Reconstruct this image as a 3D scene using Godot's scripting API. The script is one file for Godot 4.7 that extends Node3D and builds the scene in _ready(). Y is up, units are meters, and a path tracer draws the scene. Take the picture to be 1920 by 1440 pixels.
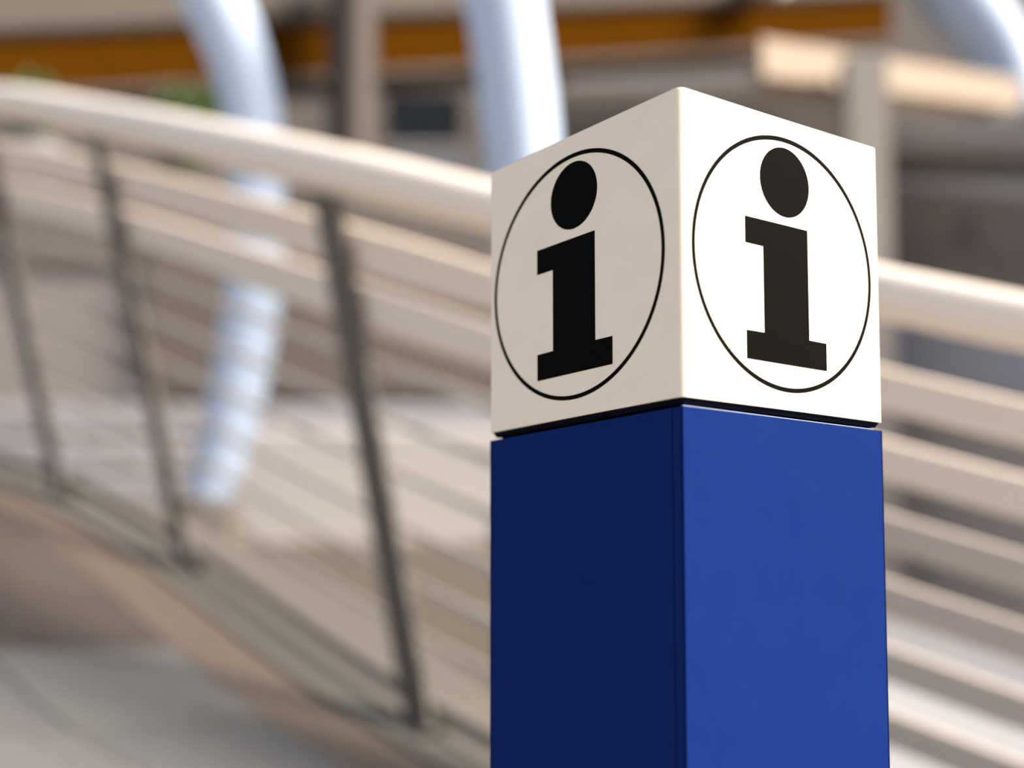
extends Node3D
# A blue information pillar in front of a curved ramp with a metal railing; a terrace, arch ribs and a canopy lie behind.
# Metres, y up. The observer stands on the plaza (y = 0) at the origin and looks along -z.

# ---------------------------------------------------------------- pillar
const CORNER := Vector3(0.16944, 1.79925, -1.20046)      # front corner of the pillar, foot of the white box
const RIGHT_WAY := Vector3(0.810188, 0, -0.586170)    # along the right face, away from the front corner
const LEFT_WAY := Vector3(-0.586170, 0, -0.810188)     # along the left face
const SIDE_LEFT := 0.300
const SIDE_RIGHT := 0.2826
const BOX_HEIGHT := 0.2909
const GAP := 0.0088

# ---------------------------------------------------------------- ramp and railing: feet and heads of the posts, uphill end first
const FEET := [Vector3(-3.297, 2.527, -7.576), Vector3(-2.147, 2.167, -6.576), Vector3(-1.349, 1.788, -5.854), Vector3(-0.251, 1.199, -4.547), Vector3(1.004, 0.637, -3.790), Vector3(2.322, 0.178, -2.866), Vector3(3.822, 0.078, -2.666)]
const HEADS := [Vector3(-3.737, 4.533, -7.414), Vector3(-2.587, 4.173, -6.414), Vector3(-1.774, 3.811, -5.690), Vector3(-0.593, 3.140, -4.390), Vector3(0.606, 2.621, -3.630), Vector3(1.922, 2.138, -2.866), Vector3(3.422, 2.038, -2.666)]
const WIDTHS := [2.6, 2.6, 2.6, 2.5, 1.35, 1.2, 1.2]   # clear width of the ramp at every post

var M := {}
var rng := RandomNumberGenerator.new()


func _ready() -> void:
	rng.seed = 7
	set_stage()
	make_materials()
	build_ground()
	build_ramp()
	build_terrace()
	build_facade()
	build_side_building()
	build_canopy()
	build_ribs()
	build_parapet()
	build_greenery()
	build_railing()
	build_pillar()


# ================================================================ camera, sky, sun
func set_stage() -> void:
	var cam := Camera3D.new()
	cam.name = "camera"
	var att := CameraAttributesPhysical.new()
	att.frustum_near = 0.05
	att.frustum_far = 200.0
	att.frustum_focal_length = 50.0
	att.exposure_aperture = 1.53
	att.frustum_focus_distance = 1.315
	cam.attributes = att
	cam.projection = Camera3D.PROJECTION_FRUSTUM
	cam.near = 0.05
	cam.far = 200.0
	var f_px := 2505.3
	cam.size = 0.05 * 1440.0 / f_px
	cam.frustum_offset = Vector2(0.05 * (960.0 - 929.9) / f_px, 0.05 * (953.4 - 720.0) / f_px)
	cam.position = Vector3(0, 1.6, 0)
	cam.rotation = Vector3(0.08065, 0, 0)
	add_child(cam)
	cam.current = true

	var env := Environment.new()
	env.background_mode = Environment.BG_SKY
	var sky := Sky.new()
	var sm := ProceduralSkyMaterial.new()
	sm.sky_top_color = Color(0.50, 0.585, 0.70)
	sm.sky_horizon_color = Color(0.865, 0.85, 0.825)
	sm.sky_curve = 0.2
	sm.ground_bottom_color = Color(0.45, 0.42, 0.38)
	sm.ground_horizon_color = Color(0.80, 0.77, 0.73)
	sm.sky_energy_multiplier = 1.15
	sky.sky_material = sm
	env.sky = sky
	env.tonemap_mode = Environment.TONE_MAPPER_LINEAR
	env.tonemap_exposure = 1.0
	env.sdfgi_enabled = true
	env.ssao_enabled = true
	env.ssil_enabled = true
	var we := WorldEnvironment.new()
	we.name = "world_environment"
	we.environment = env
	add_child(we)

	var sun := DirectionalLight3D.new()
	sun.name = "sun"
	sun.light_color = Color(1.0, 0.93, 0.845)
	sun.light_energy = 3.6
	sun.light_angular_distance = 22.0
	sun.shadow_enabled = true
	var az := deg_to_rad(15.0)
	var el := deg_to_rad(36.0)
	var towards := Vector3(cos(az) * cos(el), sin(el), sin(az) * cos(el))
	sun.look_at_from_position(towards * 10.0, Vector3.ZERO, Vector3.UP)
	add_child(sun)


# ================================================================ materials
func mat(color: Color, rough := 0.6, metal := 0.0) -> StandardMaterial3D:
	var m := StandardMaterial3D.new()
	m.albedo_color = color
	m.roughness = rough
	m.metallic = metal
	return m


func noise_tex(freq: float, lo: Color, hi: Color, sd := 1, octaves := 4) -> NoiseTexture2D:
	var n := FastNoiseLite.new()
	n.seed = sd
	n.frequency = freq
	n.fractal_octaves = octaves
	var t := NoiseTexture2D.new()
	t.width = 512
	t.height = 512
	t.seamless = true
	t.noise = n
	var g := Gradient.new()
	g.set_color(0, lo)
	g.set_color(1, hi)
	t.color_ramp = g
	return t


func grained(color: Color, rough: float, spread: float, size: float, sd: int, freq := 0.02, metal := 0.0) -> StandardMaterial3D:
	var m := mat(Color.WHITE, rough, metal)
	m.albedo_texture = noise_tex(freq, color.darkened(spread), color.lightened(spread * 0.6), sd)
	m.uv1_triplanar = true
	m.uv1_world_triplanar = true
	m.uv1_scale = Vector3.ONE / size
	return m


func make_materials() -> void:
	M.white = mat(Color(0.96, 0.935, 0.885), 0.42)
	M.white.uv1_triplanar = true
	M.white.uv1_scale = Vector3.ONE * 3.0
	M.white.albedo_texture = noise_tex(0.012, Color(0.97, 0.97, 0.965), Color(1, 1, 1), 3)
	M.black = mat(Color(0.036, 0.037, 0.034), 0.75)
	M.black.metallic_specular = 0.12
	M.blue = grained(Color(0.052, 0.152, 0.41), 0.75, 0.02, 0.55, 4, 0.012)
	M.blue.metallic_specular = 0.12
	M.navy = mat(Color(0.015, 0.022, 0.05), 0.8)
	M.navy_edge = mat(Color(0.04, 0.065, 0.12), 0.7)
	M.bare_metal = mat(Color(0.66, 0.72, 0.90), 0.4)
	M.navy.metallic_specular = 0.08
	M.navy_edge.metallic_specular = 0.12
	M.steel = grained(Color(0.97, 0.925, 0.88), 0.5, 0.03, 0.6, 5, 0.02)
	M.handrail = grained(Color(1.0, 0.965, 0.925), 0.4, 0.02, 0.6, 7, 0.02)
	M.post = grained(Color(0.40, 0.39, 0.375), 0.7, 0.06, 0.6, 6, 0.02)
	M.rod = grained(Color(0.80, 0.765, 0.73), 0.5, 0.05, 0.6, 5, 0.02)
	M.rib = mat(Color(0.70, 0.785, 0.91), 0.7)  # white ribs; the blue of the sky light is put into this colour
	M.ochre = grained(Color(0.285, 0.165, 0.0), 0.9, 0.06, 1.5, 8)
	M.ochre.metallic_specular = 0.05
	M.roof = grained(Color(0.33, 0.305, 0.29), 0.8, 0.06, 1.5, 9)
	M.column_dark = grained(Color(0.25, 0.225, 0.22), 0.7, 0.06, 1.0, 10)
	M.spandrel = mat(Color(0.42, 0.44, 0.49), 0.7)
	M.column_light = grained(Color(0.56, 0.545, 0.535), 0.7, 0.05, 1.0, 11)
	M.facade = grained(Color(0.44, 0.415, 0.405), 0.85, 0.06, 2.0, 12)
	M.facade_light = grained(Color(0.63, 0.62, 0.62), 0.85, 0.06, 2.0, 13)
	M.facade_brown = grained(Color(0.45, 0.42, 0.405), 0.85, 0.06, 2.0, 14)
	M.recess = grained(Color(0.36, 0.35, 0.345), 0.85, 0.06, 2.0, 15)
	M.glass = mat(Color(0.06, 0.07, 0.08), 0.3)
	M.pale_blue = mat(Color(0.60, 0.62, 0.67), 0.6)
	M.beam = grained(Color(0.58, 0.53, 0.485), 0.75, 0.04, 1.5, 16)
	M.stone = grained(Color(0.575, 0.555, 0.555), 0.85, 0.06, 1.6, 17, 0.015)
	M.course = grained(Color(0.64, 0.645, 0.68), 0.8, 0.06, 1.2, 18)
	M.bed = grained(Color(0.53, 0.49, 0.45), 0.9, 0.07, 1.2, 19)
	M.coping = grained(Color(0.43, 0.41, 0.395), 0.85, 0.06, 1.2, 20)
	M.parapet = grained(Color(0.93, 0.96, 1.0), 0.7, 0.03, 1.2, 21)
	M.slab_grey = grained(Color(0.35, 0.355, 0.367), 0.85, 0.06, 1.0, 22)
	M.slab_grey_two = grained(Color(0.37, 0.375, 0.38), 0.85, 0.06, 1.0, 23)
	M.slab_brown = grained(Color(0.265, 0.235, 0.225), 0.85, 0.07, 1.0, 24)
	M.slab_brown_two = grained(Color(0.285, 0.25, 0.235), 0.85, 0.07, 1.0, 25)
	M.border = grained(Color(0.35, 0.312, 0.283), 0.85, 0.06, 1.0, 26)
	M.border_outer = grained(Color(0.34, 0.325, 0.315), 0.85, 0.06, 1.0, 31)
	M.edge = grained(Color(0.33, 0.33, 0.32), 0.85, 0.06, 1.0, 27)
	M.footing = grained(Color(0.73, 0.725, 0.73), 0.85, 0.06, 1.2, 30)
	M.footing_base = grained(Color(0.50, 0.475, 0.455), 0.85, 0.06, 1.2, 32)
	M.bay = grained(Color(0.41, 0.38, 0.365), 0.85, 0.06, 1.2, 33)
	M.concrete = grained(Color(0.50, 0.485, 0.465), 0.9, 0.07, 1.2, 28)
	M.plaza = grained(Color(0.62, 0.57, 0.51), 0.9, 0.07, 1.4, 29)
	M.leaf = mat(Color(0.33, 0.42, 0.24), 0.6)
	M.leaf.backlight_enabled = true
	M.leaf.backlight = Color(0.10, 0.14, 0.05)
	M.stem = mat(Color(0.33, 0.27, 0.20), 0.8)
	M.lamp_white = mat(Color(0.86, 0.86, 0.86), 0.4)


# ================================================================ naming
func numbered(called: String, parent: Node) -> String:
	if not parent.has_node(NodePath(called)):
		return called
	var k := 1
	while parent.has_node(NodePath("%s_%03d" % [called, k])):
		k += 1
	return "%s_%03d" % [called, k]


func root_of(called: String, label: String, category: String, at := Vector3.ZERO, kind := "", group := "") -> Node3D:
	var o := Node3D.new()
	o.name = numbered(called, self)
	o.position = at
	add_child(o)
	describe(o, label, category, kind, group)
	return o


func describe(o: Node, label: String, category: String, kind := "", group := "") -> void:
	o.set_meta("label", label)
	o.set_meta("category", category)
	if kind:
		o.set_meta("kind", kind)
	if group:
		o.set_meta("group", group)


# one named mesh; points are given in the world, the parent's place is taken off
func put(called: String, st: SurfaceTool, m: Material, parent: Node3D) -> MeshInstance3D:
	var o := MeshInstance3D.new()
	o.name = numbered(called, parent)
	st.set_material(m)
	o.mesh = st.commit()
	parent.add_child(o)
	var off := Vector3.ZERO
	var p: Node = parent
	while p is Node3D and p != self:
		off += (p as Node3D).position
		p = p.get_parent()
	o.position = -off
	return o


# ================================================================ shapes
func tool() -> SurfaceTool:
	var st := SurfaceTool.new()
	st.begin(Mesh.PRIMITIVE_TRIANGLES)
	return st


func tri(st: SurfaceTool, p: Array, n: Array) -> void:
	var face: Vector3 = (p[1] - p[0]).cross(p[2] - p[0])
	var want: Vector3 = n[0] + n[1] + n[2]
	var order := [0, 2, 1] if face.dot(want) > 0.0 else [0, 1, 2]   # front faces run clockwise
	for k in order:
		st.set_normal(n[k])
		st.add_vertex(p[k])


func quad(st: SurfaceTool, a: Vector3, b: Vector3, c: Vector3, d: Vector3, na: Vector3, nb: Vector3, nc: Vector3, nd: Vector3) -> void:
	tri(st, [a, b, c], [na, nb, nc])
	tri(st, [a, c, d], [na, nc, nd])


func flat(st: SurfaceTool, a: Vector3, b: Vector3, c: Vector3, d: Vector3, from: Vector3) -> void:
	var n := (b - a).cross(d - a)
	if n.length() < 1e-12:
		n = (c - b).cross(d - b)
	n = n.normalized()
	if n.dot((a + b + c + d) * 0.25 - from) < 0.0:
		n = -n
	quad(st, a, b, c, d, n, n, n, n)


# a six-sided block: bottom a b c d, top e f g h
func block(st: SurfaceTool, v: Array) -> void:
	var mid := Vector3.ZERO
	for p in v:
		mid += p / 8.0
	for q in [[0, 1, 2, 3], [4, 5, 6, 7], [0, 1, 5, 4], [1, 2, 6, 5], [2, 3, 7, 6], [3, 0, 4, 7]]:
		flat(st, v[q[0]], v[q[1]], v[q[2]], v[q[3]], mid)


# an upright slab whose front foot runs from a to b, reaching deep behind it (away from the observer) and high up
func wall(st: SurfaceTool, a: Vector3, b: Vector3, high: float, deep: float, chamfer := 0.0) -> void:
	var along := (b - a)
	along.y = 0.0
	var back := along.normalized().cross(Vector3.UP) * -1.0
	if back.z > 0.0:
		back = -back
	var up := Vector3.UP * high
	if chamfer <= 0.0:
		block(st, [a, b, b + back * deep, a + back * deep, a + up, b + up, b + back * deep + up, a + back * deep + up])
		return
	var c := chamfer
	var prof := [Vector2(0, 0), Vector2(0, high - c), Vector2(c, high), Vector2(deep - c, high), Vector2(deep, high - c), Vector2(deep, 0)]
	prism_between(st, prof, a, b, back, Vector3.UP)


# a convex outline swept straight from a to b
func prism_between(st: SurfaceTool, prof: Array, a: Vector3, b: Vector3, side: Vector3, up: Vector3) -> void:
	var n := prof.size()
	var mid := Vector2.ZERO
	for p in prof:
		mid += p / float(n)
	var m := (a + b) * 0.5 + side * mid.x + up * mid.y
	for i in n:
		var p: Vector2 = prof[i]
		var q: Vector2 = prof[(i + 1) % n]
		flat(st, a + side * p.x + up * p.y, a + side * q.x + up * q.y, b + side * q.x + up * q.y, b + side * p.x + up * p.y, m)
	for e in [a, b]:
		var out: Vector3 = (e - (a + b) * 0.5).normalized()
		var c: Vector3 = e + side * mid.x + up * mid.y
		for i in n:
			var p: Vector2 = prof[i]
			var q: Vector2 = prof[(i + 1) % n]
			tri(st, [c, e + side * p.x + up * p.y, e + side * q.x + up * q.y], [out, out, out])


# rounded rectangle outline, with its normals: [[point, normal], ...]
func round_rect(wide: float, high: float, r: float, steps := 4) -> Array:
	var out := []
	for k in 4:
		var c := Vector2((wide / 2 - r) * (1 if k in [0, 3] else -1), (high / 2 - r) * (1 if k in [0, 1] else -1))
		for i in steps + 1:
			var a := PI / 2 * (k + float(i) / steps)
			var n := Vector2(cos(a), sin(a))
			out.append([c + n * r, n])
	return out


func circle(r: float, steps := 14) -> Array:
	var out := []
	for i in steps:
		var n := Vector2.from_angle(TAU * i / steps)
		out.append([n * r, n])
	return out


# an outline swept along a path; sides and ups are the axes at every point, scale narrows it
func sweep(st: SurfaceTool, outline: Array, path: Array, sides: Array, ups: Array, scales := [], shut := true) -> void:
	var n := outline.size()
	var rings := []
	for k in path.size():
		var s: float = scales[k] if scales else 1.0
		var ring := []
		for o in outline:
			ring.append([path[k] + (sides[k] * o[0].x + ups[k] * o[0].y) * s, (sides[k] * o[1].x + ups[k] * o[1].y).normalized()])
		rings.append(ring)
	for k in path.size() - 1:
		for i in n:
			var j := (i + 1) % n
			var a: Array = rings[k][i]
			var b: Array = rings[k][j]
			var c: Array = rings[k + 1][j]
			var d: Array = rings[k + 1][i]
			quad(st, a[0], b[0], c[0], d[0], a[1], b[1], c[1], d[1])
	if shut:
		for e in [0, path.size() - 1]:
			var inner: int = 1 if e == 0 else path.size() - 2
			var out: Vector3 = (path[e] - path[inner]).normalized()
			for i in n:
				tri(st, [path[e], rings[e][i][0], rings[e][(i + 1) % n][0]], [out, out, out])


# flat plate with thickness: outline in (u, v) on a face, standing proud of it
func plate(st: SurfaceTool, outline: PackedVector2Array, origin: Vector3, u: Vector3, v: Vector3, n: Vector3, thick: float) -> void:
	var idx := Geometry2D.triangulate_polygon(outline)
	for k in range(0, idx.size(), 3):
		var p := []
		for i in 3:
			var q := outline[idx[k + i]]
			p.append(origin + u * q.x + v * q.y + n * thick)
		tri(st, p, [n, n, n])
	rim(st, outline, origin, u, v, n, thick, 1.0)


func rim(st: SurfaceTool, outline: PackedVector2Array, origin: Vector3, u: Vector3, v: Vector3, n: Vector3, thick: float, way: float) -> void:
	var area := 0.0
	for i in outline.size():
		area += outline[i].cross(outline[(i + 1) % outline.size()])
	for i in outline.size():
		var a := outline[i]
		var b := outline[(i + 1) % outline.size()]
		var o := Vector2(b.y - a.y, a.x - b.x).normalized() * signf(area) * way
		var on := u * o.x + v * o.y
		var pa := origin + u * a.x + v * a.y
		var pb := origin + u * b.x + v * b.y
		quad(st, pa, pb, pb + n * thick, pa + n * thick, on, on, on, on)


func ellipse(cx: float, cy: float, rx: float, ry: float, steps := 96) -> PackedVector2Array:
	var out := PackedVector2Array()
	for i in steps:
		var a := TAU * i / steps
		out.append(Vector2(cx + rx * cos(a), cy + ry * sin(a)))
	return out


func ring_plate(st: SurfaceTool, c: Vector2, r: Vector2, stroke: float, origin: Vector3, u: Vector3, v: Vector3, n: Vector3, thick: float) -> void:
	var outer := ellipse(c.x, c.y, r.x, r.y, 128)
	var inner := ellipse(c.x, c.y, r.x - stroke, r.y - stroke, 128)
	for i in 128:
		var j := (i + 1) % 128
		var p := []
		for q in [outer[i], outer[j], inner[j], inner[i]]:
			p.append(origin + u * q.x + v * q.y + n * thick)
		quad(st, p[0], p[1], p[2], p[3], n, n, n, n)
	rim(st, outer, origin, u, v, n, thick, 1.0)
	rim(st, inner, origin, u, v, n, thick, -1.0)


# ================================================================ ground
func build_ground() -> void:
	var g := root_of("ground", "beige plaza ground under the pillar and the ramp", "ground", Vector3(0, 0, -8), "structure")
	var st := tool()
	wall(st, Vector3(-14, -0.3, 8), Vector3(16, -0.3, 8), 0.3, 32.0)
	put("plaza_surface", st, M.plaza, g)


# ================================================================ ramp
func along(points: Array, t: float) -> Vector3:
	var i := clampi(int(floor(t)), 0, points.size() - 2)
	var f := t - i
	var a: Vector3 = points[maxi(i - 1, 0)]
	var d: Vector3 = points[mini(i + 2, points.size() - 1)]
	return (points[i] as Vector3).cubic_interpolate(points[i + 1], a, d, f)


func inward(t: float) -> Vector3:     # level, square to the railing, towards the walkers
	var d := along(FEET, minf(t + 0.05, FEET.size() - 1.0)) - along(FEET, maxf(t - 0.05, 0.0))
	d.y = 0
	var s := d.normalized().cross(Vector3.UP)
	return s if s.z > 0.0 else -s


func clear_width(t: float) -> float:
	var i := clampi(int(floor(t)), 0, WIDTHS.size() - 2)
	return lerpf(WIDTHS[i], WIDTHS[i + 1], smoothstep(0.0, 1.0, t - i))


func deck_point(t: float, w: float) -> Vector3:
	return along(FEET, t) + inward(t) * w


# a piece of the deck between t0..t1 along and w0..w1 across, its top raised by up
func deck_piece(st: SurfaceTool, t0: float, t1: float, w0: float, w1: float, up: float, deep: float, steps: int) -> void:
	var last := []
	for k in steps + 1:
		var t := lerpf(t0, t1, float(k) / steps)
		var a := deck_point(t, w0)
		var b := deck_point(t, w1)
		var da := minf(deep, a.y + up + 0.02)
		var now := [a + Vector3.UP * up, b + Vector3.UP * up, b + Vector3.UP * (up - da), a + Vector3.UP * (up - da)]
		if k > 0:
			var mid: Vector3 = (last[0] + last[2] + now[0] + now[2]) * 0.25
			for q in 4:
				flat(st, last[q], last[(q + 1) % 4], now[(q + 1) % 4], now[q], mid)
			if k == steps:
				flat(st, now[0], now[1], now[2], now[3], mid)
		if k == 0:
			var ahead := deck_point(t + 0.1, (w0 + w1) / 2)
			flat(st, now[0], now[1], now[2], now[3], ahead)
		last = now


func build_ramp() -> void:
	var ramp := root_of("floor_ramp", "curved walkway ramp with grey and brown paving slabs and a tan border along the railing", "ramp", FEET[3], "structure")
	var st := tool()
	var last := []
	var steps := 36
	for k in steps + 1:      # the solid body under the paving, down to the plaza
		var t := lerpf(0.0, 6.0, float(k) / steps)
		var a := deck_point(t, -0.62)
		var b := deck_point(t, clear_width(t))
		var top := Vector3.UP * -0.06
		var now := [a + top, b + top, Vector3(b.x, 0.0, b.z), Vector3(a.x, 0.0, a.z)]
		if k > 0:
			var mid: Vector3 = (last[0] + last[2] + now[0] + now[2]) * 0.25
			for q in 4:
				flat(st, last[q], last[(q + 1) % 4], now[(q + 1) % 4], now[q], mid)
		last = now
	put("ramp_body", st, M.concrete, ramp)
	st = tool()
	deck_piece(st, 0.0, 6.0, -0.62, -0.085, 0.0, 0.06, 36)
	put("outer_border", st, M.border_outer, ramp)
	st = tool()
	deck_piece(st, 0.0, 6.0, -0.08, 0.16, 0.02, 0.08, 36)
	put("kerb", st, M.edge, ramp)
	var t := 0.0
	var k := 0
	while t < 5.9:
		var t1 := minf(t + 0.36, 6.0)
		st = tool()
		deck_piece(st, t + 0.006, t1 - 0.004, 0.168, 0.47, 0.0, 0.06, 3)
		put("border_stone", st, M.border, ramp)
		var wide := clear_width((t + t1) / 2) - 0.02
		var cuts := [0.478, 1.15, 1.85, 2.45]
		for c in 3:
			var w0: float = cuts[c]
			var w1: float = minf(cuts[c + 1] - 0.01, wide)
			if w1 - w0 < 0.12:
				continue
			st = tool()
			deck_piece(st, t + 0.006, t1 - 0.004, w0, w1, 0.002 * ((k + c) % 2), 0.06, 3)
			var two := (k + c) % 2 == 0
			var m: Material = (M.slab_brown if two else M.slab_brown_two) if t1 < 2.6 else (M.slab_grey if two else M.slab_grey_two)
			put("paving_slab", st, m, ramp)
		t = t1
		k += 1


# ================================================================ terrace behind the railing
func build_terrace() -> void:
	var tr := root_of("wall_terrace", "pinkish grey stone terrace wall with pale courses behind the railing posts", "wall", Vector3(-6.050, 0.000, -9.254), "structure")
	var a := Vector3(-6.050, 0.000, -9.254)
	var b := Vector3(0.817, 0.000, -9.254)
	var top := 4.590
	var course0 := 2.291
	var course1 := 3.062
	var st := tool()
	wall(st, a, b, top - a.y, 0.5)
	put("wall_body", st, M.stone, tr)
	st = tool()
	wall(st, a + Vector3(0, top, 0.06), b + Vector3(0, top, 0.06), 0.14, 6.5, 0.02)
	put("coping", st, M.coping, tr)
	st = tool()
	wall(st, a + Vector3(0, top - 0.537, 0.04), b + Vector3(0, top - 0.537, 0.04), 0.537 - 0.004, 0.06)
	put("upper_band", st, M.coping, tr)
	var n := 3
	var pitch := (course1 - course0) / n
	for k in n:       # proud pale courses at the wall's foot, bedded on thin brown joints
		st = tool()
		wall(st, a + Vector3(0, course0 + pitch * k + 0.05, 0.22 - 0.05 * k), b + Vector3(0, course0 + pitch * k + 0.05, 0.22 - 0.05 * k), pitch - 0.05, 0.25, 0.015)
		put("stone_course", st, M.course, tr)
		st = tool()
		wall(st, a + Vector3(0, course0 + pitch * k, 0.20 - 0.05 * k), b + Vector3(0, course0 + pitch * k, 0.20 - 0.05 * k), 0.05, 0.22)
		put("bed_joint", st, M.bed, tr)
	st = tool()
	wall(st, a + Vector3(0, 0, 0.18), b + Vector3(0, 0, 0.18), course0, 0.2)
	put("plinth", st, M.bed, tr)
	st = tool()
	wall(st, Vector3(-1.682, 0.000, -8.626), Vector3(0.241, 0.000, -8.626), 2.818, 0.3, 0.03)
	put("pale_footing", st, M.footing, tr)
	st = tool()
	wall(st, Vector3(-1.682, 0.000, -8.626) + Vector3(-0.05, 0, 0.08), Vector3(0.241, 0.000, -8.626) + Vector3(0, 0, 0.08), 2.099, 0.3, 0.03)
	put("footing_base", st, M.footing_base, tr)
	st = tool()
	wall(st, Vector3(-2.415, 3.147, -9.145), Vector3(0.295, 3.147, -9.145), 1.029, 0.08)
	put("dark_bay", st, M.bay, tr)


# ================================================================ far facade
func build_facade() -> void:
	var f := root_of("wall_facade", "grey brown far building wall with a dark window above the terrace", "wall", Vector3(-12.052, 0.000, -16.418), "structure")
	var st := tool()
	wall(st, Vector3(-12.052, 0.000, -16.418), Vector3(11.658, 0.000, -16.418), 13.0, 0.4)
	put("wall_body", st, M.facade, f)
	st = tool()
	wall(st, Vector3(-1.353, 7.345, -15.889), Vector3(-0.416, 7.345, -15.889), 0.636, 0.06)
	var w := put("window", st, M.glass, f)
	st = tool()
	wall(st, Vector3(-1.353, 7.345, -15.889) + Vector3(-0.05, -0.06, 0.03), Vector3(-0.416, 7.345, -15.889) + Vector3(0.05, -0.06, 0.03), 0.06, 0.1)
	put("window_sill", st, M.facade_light, w)
	st = tool()
	wall(st, Vector3(-1.245, 6.762, -15.635), Vector3(-0.191, 6.762, -15.635), 0.382, 0.3, 0.04)
	put("spandrel_panel", st, M.spandrel, f)
	st = tool()
	wall(st, Vector3(0.831, 7.908, -15.542), Vector3(4.024, 7.908, -15.542), 0.382, 0.1, 0.02)
	put("string_course", st, M.facade_light, f)
	st = tool()
	wall(st, Vector3(0.716, 7.151, -15.905), Vector3(4.360, 7.151, -15.905), 0.778, 0.05)
	put("window", st, M.recess, f)


func build_side_building() -> void:
	var f := root_of("wall_side", "grey low building front with ledges and a dark band right of the pillar", "wall", Vector3(3.118, 0.000, -10.945), "structure")
	var a := Vector3(3.118, 0.000, -10.945)
	var b := Vector3(6.228, 0.000, -7.881)
	var st := tool()
	wall(st, a, b, 5.486, 0.5)
	put("wall_body", st, M.facade_light, f)
	for r in [
		["lintel", 5.477, 4.534, 0.100, 0.214, "facade_light"],
		["painted_shadow_band", 5.261, 4.155, 0.010, 0.214, "recess"],  # solid dark strip; the shade of a recess is put into its colour
		["upper_panel", 4.555, 3.117, 0.030, 0.664, "facade_brown"],
		["ledge", 4.480, 2.859, 0.120, 0.243, "coping"],
		["wall_panel", 3.584, 2.422, 0.050, 0.547, "pale_blue"],
	]:
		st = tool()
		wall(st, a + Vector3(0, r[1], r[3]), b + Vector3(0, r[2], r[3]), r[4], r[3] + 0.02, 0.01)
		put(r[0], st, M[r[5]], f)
	st = tool()
	wall(st, Vector3(3.632, 4.525, -10.379), Vector3(3.757, 4.525, -10.256), 0.223, 0.1, 0.01)
	put("vent", st, M.recess, f)

	var c := root_of("concrete_column", "light grey upright column at the corner behind the white sign box", "column", Vector3(2.591, 0.000, -9.552))
	st = tool()
	wall(st, Vector3(2.591, 0.000, -9.552), Vector3(2.889, 0.000, -9.552), 5.747, 0.3, 0.02)
	put("shaft", st, M.column_light, c)
	st = tool()
	wall(st, Vector3(2.591, 0.000, -9.552) + Vector3(-0.05, 0, 0.05), Vector3(2.889, 0.000, -9.552) + Vector3(0.05, 0, 0.05), 0.25, 0.4, 0.03)
	put("foot", st, M.column_light, c)

	var m := root_of("concrete_beam", "sunlit beige beam running behind the light grey column", "beam", Vector3(1.916, 5.472, -9.318))
	st = tool()
	prism_between(st, [Vector2(0, 0), Vector2(0, 0.27), Vector2(0.03, 0.30), Vector2(0.3, 0.30), Vector2(0.3, 0)], Vector3(1.916, 5.472, -9.318), Vector3(4.876, 6.291, -12.061), Vector3(0, 0, -1), Vector3.UP)
	put("beam_body", st, M.beam, m)
	for at in [Vector3(2.893, 5.745, -10.373), Vector3(4.580, 6.211, -11.937)]:
		st = tool()
		sweep(st, round_rect(0.2, 0.2, 0.02, 3), [Vector3(at.x, 0, at.z), at], [Vector3.RIGHT, Vector3.RIGHT], [Vector3.BACK, Vector3.BACK])
		put("support", st, M.column_light, m)


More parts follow.
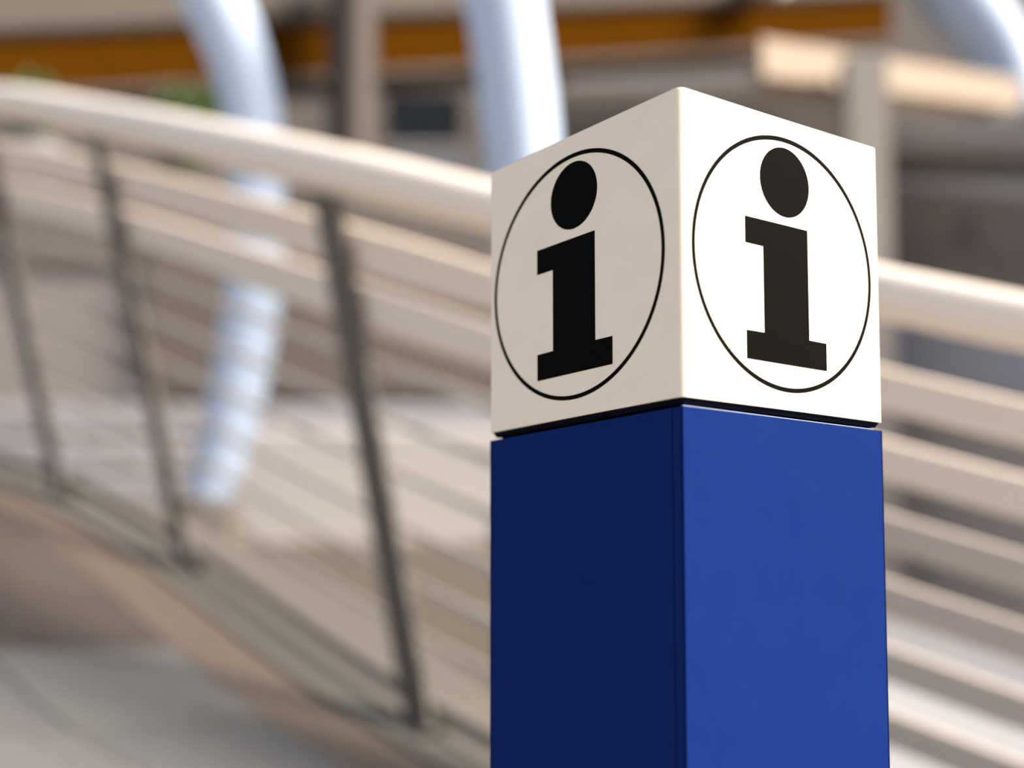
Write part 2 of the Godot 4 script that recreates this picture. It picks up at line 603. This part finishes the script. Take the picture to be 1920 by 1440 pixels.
# ================================================================ canopy with the ochre fascia
func build_canopy() -> void:
	var c := root_of("canopy", "long canopy with an ochre yellow fascia and a grey roof along the top", "canopy", Vector3(-1.194, 4.730, -10.730))
	var a := Vector3(-4.663, 5.404, -9.625)
	var b := Vector3(4.206, 7.735, -13.750)
	var st := tool()
	prism_between(st, [Vector2(0, 0), Vector2(0, 0.43), Vector2(0.12, 0.43), Vector2(0.12, 0)], a, b, Vector3(0, 0, -1), Vector3.UP)
	put("fascia", st, M.ochre, c)
	st = tool()
	prism_between(st, [Vector2(-0.06, 0.432), Vector2(-0.10, 0.47), Vector2(-0.10, 1.02), Vector2(1.6, 1.02), Vector2(1.6, 0.432)], a, b, Vector3(0, 0, -1), Vector3.UP)
	put("roof_slab", st, M.roof, c)
	st = tool()
	prism_between(st, [Vector2(-0.01, -0.05), Vector2(-0.01, -0.002), Vector2(0.14, -0.002), Vector2(0.14, -0.05)], a, b, Vector3(0, 0, -1), Vector3.UP)
	put("drip_edge", st, M.roof, c)
	st = tool()
	sweep(st, circle(0.2, 20), [Vector3(-1.194, 4.730, -10.730), Vector3(-1.194, 7.071, -10.730)], [Vector3.RIGHT, Vector3.RIGHT], [Vector3.BACK, Vector3.BACK])
	put("column", st, M.column_dark, c)
	st = tool()
	sweep(st, circle(0.2 * 1.3, 20), [Vector3(-1.194, 4.730, -10.730), Vector3(-1.194, 4.730, -10.730) + Vector3(0, 0.12, 0)], [Vector3.RIGHT, Vector3.RIGHT], [Vector3.BACK, Vector3.BACK])
	put("column_foot", st, M.column_dark, c)

	st = tool()
	sweep(st, circle(0.2, 20), [Vector3(0.270, 4.730, -12.420), Vector3(0.270, 7.101, -12.420)], [Vector3.RIGHT, Vector3.RIGHT], [Vector3.BACK, Vector3.BACK])
	put("column", st, M.column_dark, c)

	var lamp := root_of("ceiling_lamp", "round white lamp fixed to the canopy roof edge above the yellow fascia", "lamp", Vector3(2.699, 7.839, -12.690))
	st = tool()
	var path := []
	var sc := []
	for k in 9:
		var q := PI / 2 * k / 8.0
		path.append(Vector3(2.699, 7.839, -12.690) + Vector3(0, -0.14 * sin(q), 0))
		sc.append(maxf(cos(q), 0.02))
	var xs := []
	var zs := []
	for k in 9:
		xs.append(Vector3.RIGHT)
		zs.append(Vector3.BACK)
	sweep(st, circle(0.24, 24), path, xs, zs, sc)
	put("shade", st, M.lamp_white, lamp)
	st = tool()
	sweep(st, circle(0.245, 24), [Vector3(2.699, 7.839, -12.690), Vector3(2.699, 7.839, -12.690) + Vector3(0, 0.06, 0)], [Vector3.RIGHT, Vector3.RIGHT], [Vector3.BACK, Vector3.BACK])
	put("lamp_cap", st, M.roof, lamp)
	st = tool()
	sweep(st, circle(0.05, 12), [Vector3(2.699, 7.839, -12.690) + Vector3(0, 0.03, 0), Vector3(2.699, 7.839, -12.690) + Vector3(0, 0.03, -0.30)], [Vector3.RIGHT, Vector3.RIGHT], [Vector3.UP, Vector3.UP])
	put("bracket", st, M.roof, lamp)


# ================================================================ white arch ribs
func rib(label: String, pts: Array, radii: Array) -> void:
	var r := root_of("arch_rib", label, "arch rib", pts[pts.size() - 1], "", "white arch ribs behind the railing")
	var path := []
	var sc := []
	var sides := []
	var ups := []
	var n := (pts.size() - 1) * 8
	for k in n + 1:
		var t := (pts.size() - 1) * float(k) / n
		var i := clampi(int(floor(t)), 0, pts.size() - 2)
		path.append(along(pts, t))
		sc.append(lerpf(radii[i], radii[i + 1], t - i))
	for k in n + 1:
		var d: Vector3 = (path[mini(k + 1, n)] - path[maxi(k - 1, 0)]).normalized()
		var s := d.cross(Vector3.BACK).normalized()
		sides.append(s)
		ups.append(s.cross(d).normalized())
	var st := tool()
	sweep(st, circle(1.0, 24), path, sides, ups, sc)
	put("rib_tube", st, M.rib, r)
	st = tool()
	var e: int = n
	sweep(st, circle(radii[radii.size() - 1] * 1.45, 24), [path[e] + Vector3(0, -0.03, 0), path[e] + Vector3(0, 0.04, 0)], [Vector3.RIGHT, Vector3.RIGHT], [Vector3.BACK, Vector3.BACK])
	put("foot_plate", st, M.post, r)
	st = tool()
	var low: Vector3 = path[e] + Vector3(0, -0.03, 0)
	if low.y > 0.05:
		sweep(st, round_rect(0.42, 0.42, 0.04, 3), [Vector3(low.x, 0, low.z), low], [Vector3.RIGHT, Vector3.RIGHT], [Vector3.BACK, Vector3.BACK])
		put("pier", st, M.footing_base, r)


func build_ribs() -> void:
	rib("white bowed arch rib seen through the railing between two posts", [Vector3(-2.018, 6.050, -7.566), Vector3(-1.829, 5.610, -7.602), Vector3(-1.658, 5.233, -7.632), Vector3(-1.532, 4.919, -7.658), Vector3(-1.447, 4.604, -7.683), Vector3(-1.412, 4.196, -7.716), Vector3(-1.416, 3.724, -7.754), Vector3(-1.457, 3.347, -7.785), Vector3(-1.535, 2.907, -7.820), Vector3(-1.627, 2.530, -7.851), Vector3(-1.721, 2.247, -7.873)], [0.236, 0.221, 0.197, 0.181, 0.170, 0.164, 0.164, 0.170, 0.164, 0.151, 0.126])
	rib("white arch rib rising straight behind the sign box's left corner", [Vector3(-0.151, 5.881, -7.279), Vector3(-0.030, 5.458, -7.313), Vector3(0.043, 5.095, -7.342), Vector3(0.097, 4.732, -7.372), Vector3(0.140, 4.369, -7.401), Vector3(0.182, 3.886, -7.440), Vector3(0.213, 3.281, -7.489), Vector3(0.228, 2.676, -7.538), Vector3(0.213, 2.071, -7.587)], [0.250, 0.235, 0.220, 0.215, 0.212, 0.197, 0.190, 0.182, 0.167])
	rib("white slanting arch rib above the beige beam", [Vector3(4.520, 9.993, -14.270), Vector3(4.847, 9.104, -14.342), Vector3(5.151, 8.482, -14.392), Vector3(5.401, 8.156, -14.419), Vector3(5.650, 7.741, -14.452), Vector3(6.007, 6.674, -14.538)], [0.446, 0.431, 0.416, 0.393, 0.363, 0.327])


func build_parapet() -> void:
	var p := root_of("stair_parapet", "bluish white sloping parapet wall low behind the railing right of the pillar", "parapet", Vector3(1.010, 0.000, -4.606))
	var st := tool()
	var a := Vector3(1.010, 0.000, -4.606)
	var b := Vector3(2.143, 0.000, -4.435)
	var ta := Vector3(1.010, 1.711, -4.606)
	var tb := Vector3(2.143, 1.348, -4.435)
	var back := Vector3(0, 0, -0.22)
	block(st, [a, b, b + back, a + back, ta, tb, tb + back, ta + back])
	put("parapet_wall", st, M.parapet, p)
	st = tool()
	var l := Vector3(0, 0, 0.03)
	var u := Vector3(0, 0.07, 0)
	block(st, [ta + l, tb + l, tb + back - l, ta + back - l, ta + l + u, tb + l + u, tb + back - l + u, ta + back - l + u])
	put("parapet_cap", st, M.pale_blue, p)


# ================================================================ greenery on the terrace
func shrub(label: String, at: Vector3, wide: float, high: float, leaves: int) -> void:
	var s := root_of("shrub", label, "shrub", at, "", "shrubs along the terrace edge")
	var st := tool()
	for k in 7:
		var lean := Vector3(rng.randf_range(-0.4, 0.4) * wide, high * rng.randf_range(0.5, 0.85), rng.randf_range(-0.3, 0.3) * wide)
		sweep(st, circle(0.012, 6), [at, at + lean * 0.5 + Vector3(0, 0.05, 0), at + lean], [Vector3.RIGHT, Vector3.RIGHT, Vector3.RIGHT], [Vector3.BACK, Vector3.BACK, Vector3.BACK], [1.0, 0.8, 0.4])
	put("stem", st, M.stem, s)
	st = tool()
	for k in leaves:
		var d := Vector3(rng.randfn(), rng.randfn(), rng.randfn()).normalized() * pow(rng.randf(), 0.4)
		var c := at + Vector3(d.x * wide * 0.5, high * (0.55 + 0.45 * d.y), d.z * wide * 0.45)
		var ax := Vector3(rng.randfn(), rng.randfn() + 0.4, rng.randfn()).normalized()
		var sd := ax.cross(Vector3(rng.randfn(), rng.randfn(), rng.randfn()).normalized()).normalized()
		var nn := ax.cross(sd).normalized()
		var l := rng.randf_range(0.05, 0.09)
		var tip := c + ax * l
		var base := c - ax * l
		var lift := nn * l * 0.18
		tri(st, [base, c + sd * l * 0.42 + lift, tip], [nn, nn, nn])
		tri(st, [base, tip, c - sd * l * 0.42 + lift], [nn, nn, nn])
	var o := put("foliage", st, M.leaf, s)
	o.set_meta("kind", "stuff")


func build_greenery() -> void:
	shrub("green bush on the terrace beside the bowed white arch rib", Vector3(-2.245, 4.730, -9.465), 0.60, 0.72, 700)
	shrub("green bush growing out of the pale tub on the terrace", Vector3(-3.388, 5.060, -9.455), 0.5, 0.45, 500)
	var p := root_of("planter_tub", "pale round planter tub on the terrace edge under the bush", "planter", Vector3(-3.368, 4.730, -9.455))
	var st := tool()
	var at := Vector3(-3.368, 4.730, -9.455)
	var r := 0.21
	var h := 0.26
	sweep(st, circle(r, 28), [at, at + Vector3(0, h * 0.9, 0), at + Vector3(0, h * 0.9, 0), at + Vector3(0, h, 0)], [Vector3.RIGHT, Vector3.RIGHT, Vector3.RIGHT, Vector3.RIGHT], [Vector3.BACK, Vector3.BACK, Vector3.BACK, Vector3.BACK], [0.8, 1.0, 1.08, 1.08])
	put("tub", st, M.pale_blue, p)
	st = tool()
	sweep(st, circle(r * 0.9, 28), [at + Vector3(0, h, 0), at + Vector3(0, h + 0.01, 0)], [Vector3.RIGHT, Vector3.RIGHT], [Vector3.BACK, Vector3.BACK])
	put("soil", st, M.stem, p)


# ================================================================ railing
func rail_at(t: float, part: float, out: float) -> Vector3:     # part: share of the post's height
	return along(FEET, t).lerp(along(HEADS, t), part) - inward(t) * out


func rail(called: String, part: float, outline: Array, out: float, m: Material, parent: Node3D, t0 := 0.0, t1 := 5.0, slim := 1.0, broad := 1.0) -> void:
	var path := []
	var sides := []
	var ups := []
	var n := 60
	for k in n + 1:
		path.append(rail_at(lerpf(t0, t1, float(k) / n), part, out))
	for k in n + 1:
		var d: Vector3 = (path[mini(k + 1, n)] - path[maxi(k - 1, 0)]).normalized()
		var t := lerpf(t0, t1, float(k) / n)
		var up: Vector3 = (along(HEADS, t) - along(FEET, t)).normalized()
		var s := d.cross(up).normalized()
		sides.append(s)
		ups.append(s.cross(d).normalized())
	var sc := []
	for k in n + 1:
		sc.append(lerpf(slim, broad, smoothstep(3.1, 3.8, lerpf(t0, t1, float(k) / n))))
	var st := tool()
	sweep(st, outline, path, sides, ups, sc)
	put(called, st, m, parent)


func build_railing() -> void:
	var r := root_of("railing", "curved metal railing with leaning posts, a broad handrail and many rails", "railing", FEET[3])
	for i in range(0, 6):
		var foot: Vector3 = FEET[i]
		var head: Vector3 = HEADS[i]
		var up := (head - foot).normalized()
		var ahead := (along(FEET, minf(i + 0.1, 6.0)) - along(FEET, maxf(i - 0.1, 0.0))).normalized()
		var s := ahead.cross(up).normalized()
		var fwd := up.cross(s).normalized()
		var st := tool()
		var top := foot.lerp(head, 0.975)
		sweep(st, round_rect(0.022, 0.135, 0.008, 3), [foot + up * 0.02, top], [s, s], [fwd, fwd])
		var post := put("post", st, M.post, r)
		st = tool()
		var base := foot + Vector3.UP * 0.02
		sweep(st, round_rect(0.13, 0.16, 0.02, 3), [base, base + Vector3.UP * 0.014], [inward(i), inward(i)], [inward(i).cross(Vector3.UP), inward(i).cross(Vector3.UP)])
		put("foot_plate", st, M.post, post)
	rail("handrail", 0.985, round_rect(0.135, 0.135, 0.055, 5), 0.0, M.handrail, r, 0.0, 5.0, 1.18, 1.0)
	for part in [0.855, 0.755]:
		rail("flat_bar", part, round_rect(0.035, 0.108, 0.015, 3), 0.05, M.steel, r, 0.0, 5.0, 1.35, 1.0)
	for part in [0.655, 0.56, 0.465, 0.37, 0.275, 0.18]:       # slim uphill, broadening into flat bars downhill
		rail("rail", part, round_rect(0.035, 0.098, 0.015, 3), 0.05, M.rod, r, 0.0, 5.0, 0.27, 1.0)
	rail("bottom_rail", 0.055, round_rect(0.04, 0.06, 0.012, 3), 0.05, M.post, r)


# ================================================================ pillar
# a four-cornered prism with rounded upright edges; rings: [height, inset]
func pillar_prism(st: SurfaceTool, rings: Array, r: float, cap_top: bool, cap_foot: bool) -> void:
	var c0 := CORNER
	var a := SIDE_RIGHT
	var b := SIDE_LEFT
	var made := []
	for g in rings:
		var ins: float = g[1]
		var rr := 0.0
		var ring := []
		for k in 4:
			rr = maxf((r if k == 0 else minf(r, 0.003)) - ins, 0.0006)
			var cu := (ins + rr) if k in [0, 3] else (a - ins - rr)
			var cv := (ins + rr) if k in [0, 1] else (b - ins - rr)
			for i in 7:
				var q := PI + PI / 2 * (k + i / 6.0)
				var n := RIGHT_WAY * cos(q) + LEFT_WAY * sin(q)
				ring.append([c0 + RIGHT_WAY * cu + LEFT_WAY * cv + n * rr + Vector3.UP * g[0], n])
		made.append(ring)
	for k in made.size() - 1:
		var dy: float = rings[k + 1][0] - rings[k][0]
		var di: float = rings[k + 1][1] - rings[k][1]
		for i in 28:
			var j := (i + 1) % 28
			var p := [made[k][i], made[k][j], made[k + 1][j], made[k + 1][i]]
			var n := []
			for q in p:
				var v: Vector3 = q[1] * absf(dy) + Vector3.UP * (di * signf(dy) if absf(dy) > 1e-6 else -signf(di))
				n.append(v.normalized())
			quad(st, p[0][0], p[1][0], p[2][0], p[3][0], n[0], n[1], n[2], n[3])
	for e in [[made.size() - 1, Vector3.UP, cap_top], [0, Vector3.DOWN, cap_foot]]:
		if not e[2]:
			continue
		var ring: Array = made[e[0]]
		var c := Vector3.ZERO
		for q in ring:
			c += q[0] / 28.0
		for i in 28:
			tri(st, [c, ring[i][0], ring[(i + 1) % 28][0]], [e[1], e[1], e[1]])


func sheet(st: SurfaceTool, origin: Vector3, u: Vector3, n: Vector3, u0: float, u1: float, y0: float, y1: float, thick: float, ch: float) -> void:
	# an upright panel on a face, with chamfered edges
	var v := Vector3.UP
	var outer := [Vector2(u0, y0), Vector2(u1, y0), Vector2(u1, y1), Vector2(u0, y1)]
	var inner := [Vector2(u0 + ch, y0 + ch), Vector2(u1 - ch, y0 + ch), Vector2(u1 - ch, y1 - ch), Vector2(u0 + ch, y1 - ch)]
	var mid := origin + u * (u0 + u1) / 2 + v * (y0 + y1) / 2
	for i in 4:
		var j := (i + 1) % 4
		var a: Vector3 = origin + u * outer[i].x + v * outer[i].y
		var b: Vector3 = origin + u * outer[j].x + v * outer[j].y
		var c: Vector3 = origin + u * inner[j].x + v * inner[j].y + n * thick
		var d: Vector3 = origin + u * inner[i].x + v * inner[i].y + n * thick
		flat(st, a, b, b + n * (thick - ch), a + n * (thick - ch), mid)
		flat(st, a + n * (thick - ch), b + n * (thick - ch), c, d, mid)
	var p := []
	for q in inner:
		p.append(origin + u * q.x + v * q.y + n * thick)
	flat(st, p[0], p[1], p[2], p[3], mid)


func build_pillar() -> void:
	var base := CORNER + RIGHT_WAY * SIDE_RIGHT / 2 + LEFT_WAY * SIDE_LEFT / 2
	base.y = 0.0
	var p := root_of("information_pillar", "blue square information pillar topped by a white box with two black letter i signs", "pillar", base)
	var foot := -CORNER.y
	var st := tool()
	pillar_prism(st, [[0.0, 0.0], [BOX_HEIGHT - 0.0022, 0.0], [BOX_HEIGHT - 0.0007, 0.0006], [BOX_HEIGHT, 0.0022]], 0.0085, true, true)
	var box := put("sign_box", st, M.white, p)
	box.set_meta("label", "white box with rounded upright edges")
	st = tool()
	pillar_prism(st, [[-0.0052, 0.0050], [-0.0001, 0.0022]], 0.006, true, true)
	put("upper_recess", st, M.navy_edge, p)
	st = tool()
	pillar_prism(st, [[-0.0100, 0.0095], [-0.0050, 0.0095]], 0.004, true, true)
	put("lower_recess", st, M.navy, p)
	st = tool()
	pillar_prism(st, [[foot + 0.03, 0.003], [-GAP, 0.003]], 0.002, true, true)
	var core := put("body", st, M.navy, p)
	core.set_meta("label", "dark blue square shaft under the panels")

	# the sheets that clad the shaft: the right sheet folds round the front corner, the left one begins behind a thin joint
	var nr := -LEFT_WAY
	var nl := -RIGHT_WAY
	var y0 := foot + 0.06
	st = tool()
	sheet(st, CORNER - nr * 0.003, RIGHT_WAY, nr, 0.0, SIDE_RIGHT, y0, -GAP, 0.003, 0.0007)
	put("cladding_panel", st, M.blue, p)
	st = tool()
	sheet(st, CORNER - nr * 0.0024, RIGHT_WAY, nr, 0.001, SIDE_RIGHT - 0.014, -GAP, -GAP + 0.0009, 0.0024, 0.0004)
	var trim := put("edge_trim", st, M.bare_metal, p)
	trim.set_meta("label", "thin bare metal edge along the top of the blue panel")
	st = tool()
	sheet(st, CORNER - nl * 0.003, LEFT_WAY, nl, 0.0008, 0.0135, y0, -GAP - 0.0002, 0.003, 0.0004)
	put("corner_strip", st, M.blue, p)
	st = tool()
	sheet(st, CORNER - nl * 0.003, LEFT_WAY, nl, 0.0146, SIDE_LEFT, y0, -GAP, 0.003, 0.0004)
	put("cladding_panel", st, M.blue, p)
	var far := CORNER + RIGHT_WAY * SIDE_RIGHT + LEFT_WAY * SIDE_LEFT
	st = tool()
	sheet(st, far + nr * 0.003, -RIGHT_WAY, -nr, 0.0, SIDE_RIGHT, y0, -GAP, 0.003, 0.0007)
	put("cladding_panel", st, M.blue, p)
	st = tool()
	sheet(st, far + nl * 0.003, -LEFT_WAY, -nl, 0.0008, SIDE_LEFT, y0, -GAP, 0.003, 0.0007)
	put("cladding_panel", st, M.blue, p)
	st = tool()
	pillar_prism(st, [[foot, -0.02], [foot + 0.025, -0.02], [foot + 0.03, -0.015]], 0.01, true, true)
	put("base_plate", st, M.navy, p)

	# the signs; u runs away from the front corner, v upwards
	for f in [
		{"u": RIGHT_WAY, "n": nr, "ring": Vector2(0.1413, 0.1441), "r": Vector2(0.1278, 0.1266), "dot": Vector2(0.1410, 0.2258), "dr": Vector2(0.0349, 0.0346), "x": [0.0845, 0.1092, 0.1724, 0.1977]},
		{"u": LEFT_WAY, "n": nl, "ring": Vector2(0.1563, 0.1441), "r": Vector2(0.1350, 0.1262), "dot": Vector2(0.1547, 0.2267), "dr": Vector2(0.0369, 0.0344), "x": [0.2150, 0.1887, 0.1220, 0.0963]},
	]:
		var x: Array = f.x
		st = tool()
		ring_plate(st, f.ring, f.r, 0.0042, CORNER, f.u, Vector3.UP, f.n, 0.0004)
		put("sign_ring", st, M.black, box)
		st = tool()
		plate(st, ellipse(f.dot.x, f.dot.y, f.dr.x, f.dr.y), CORNER, f.u, Vector3.UP, f.n, 0.0004)
		put("letter_dot", st, M.black, box)
		st = tool()
		plate(st, PackedVector2Array([Vector2(x[0], 0.1826), Vector2(x[2], 0.1826), Vector2(x[2], 0.0722), Vector2(x[3], 0.0720), Vector2(x[3], 0.0446), Vector2(x[0], 0.0446), Vector2(x[0], 0.0720), Vector2(x[1], 0.0722), Vector2(x[1], 0.1569), Vector2(x[0], 0.1569)]), CORNER, f.u, Vector3.UP, f.n, 0.0004)
		put("letter_stem", st, M.black, box)
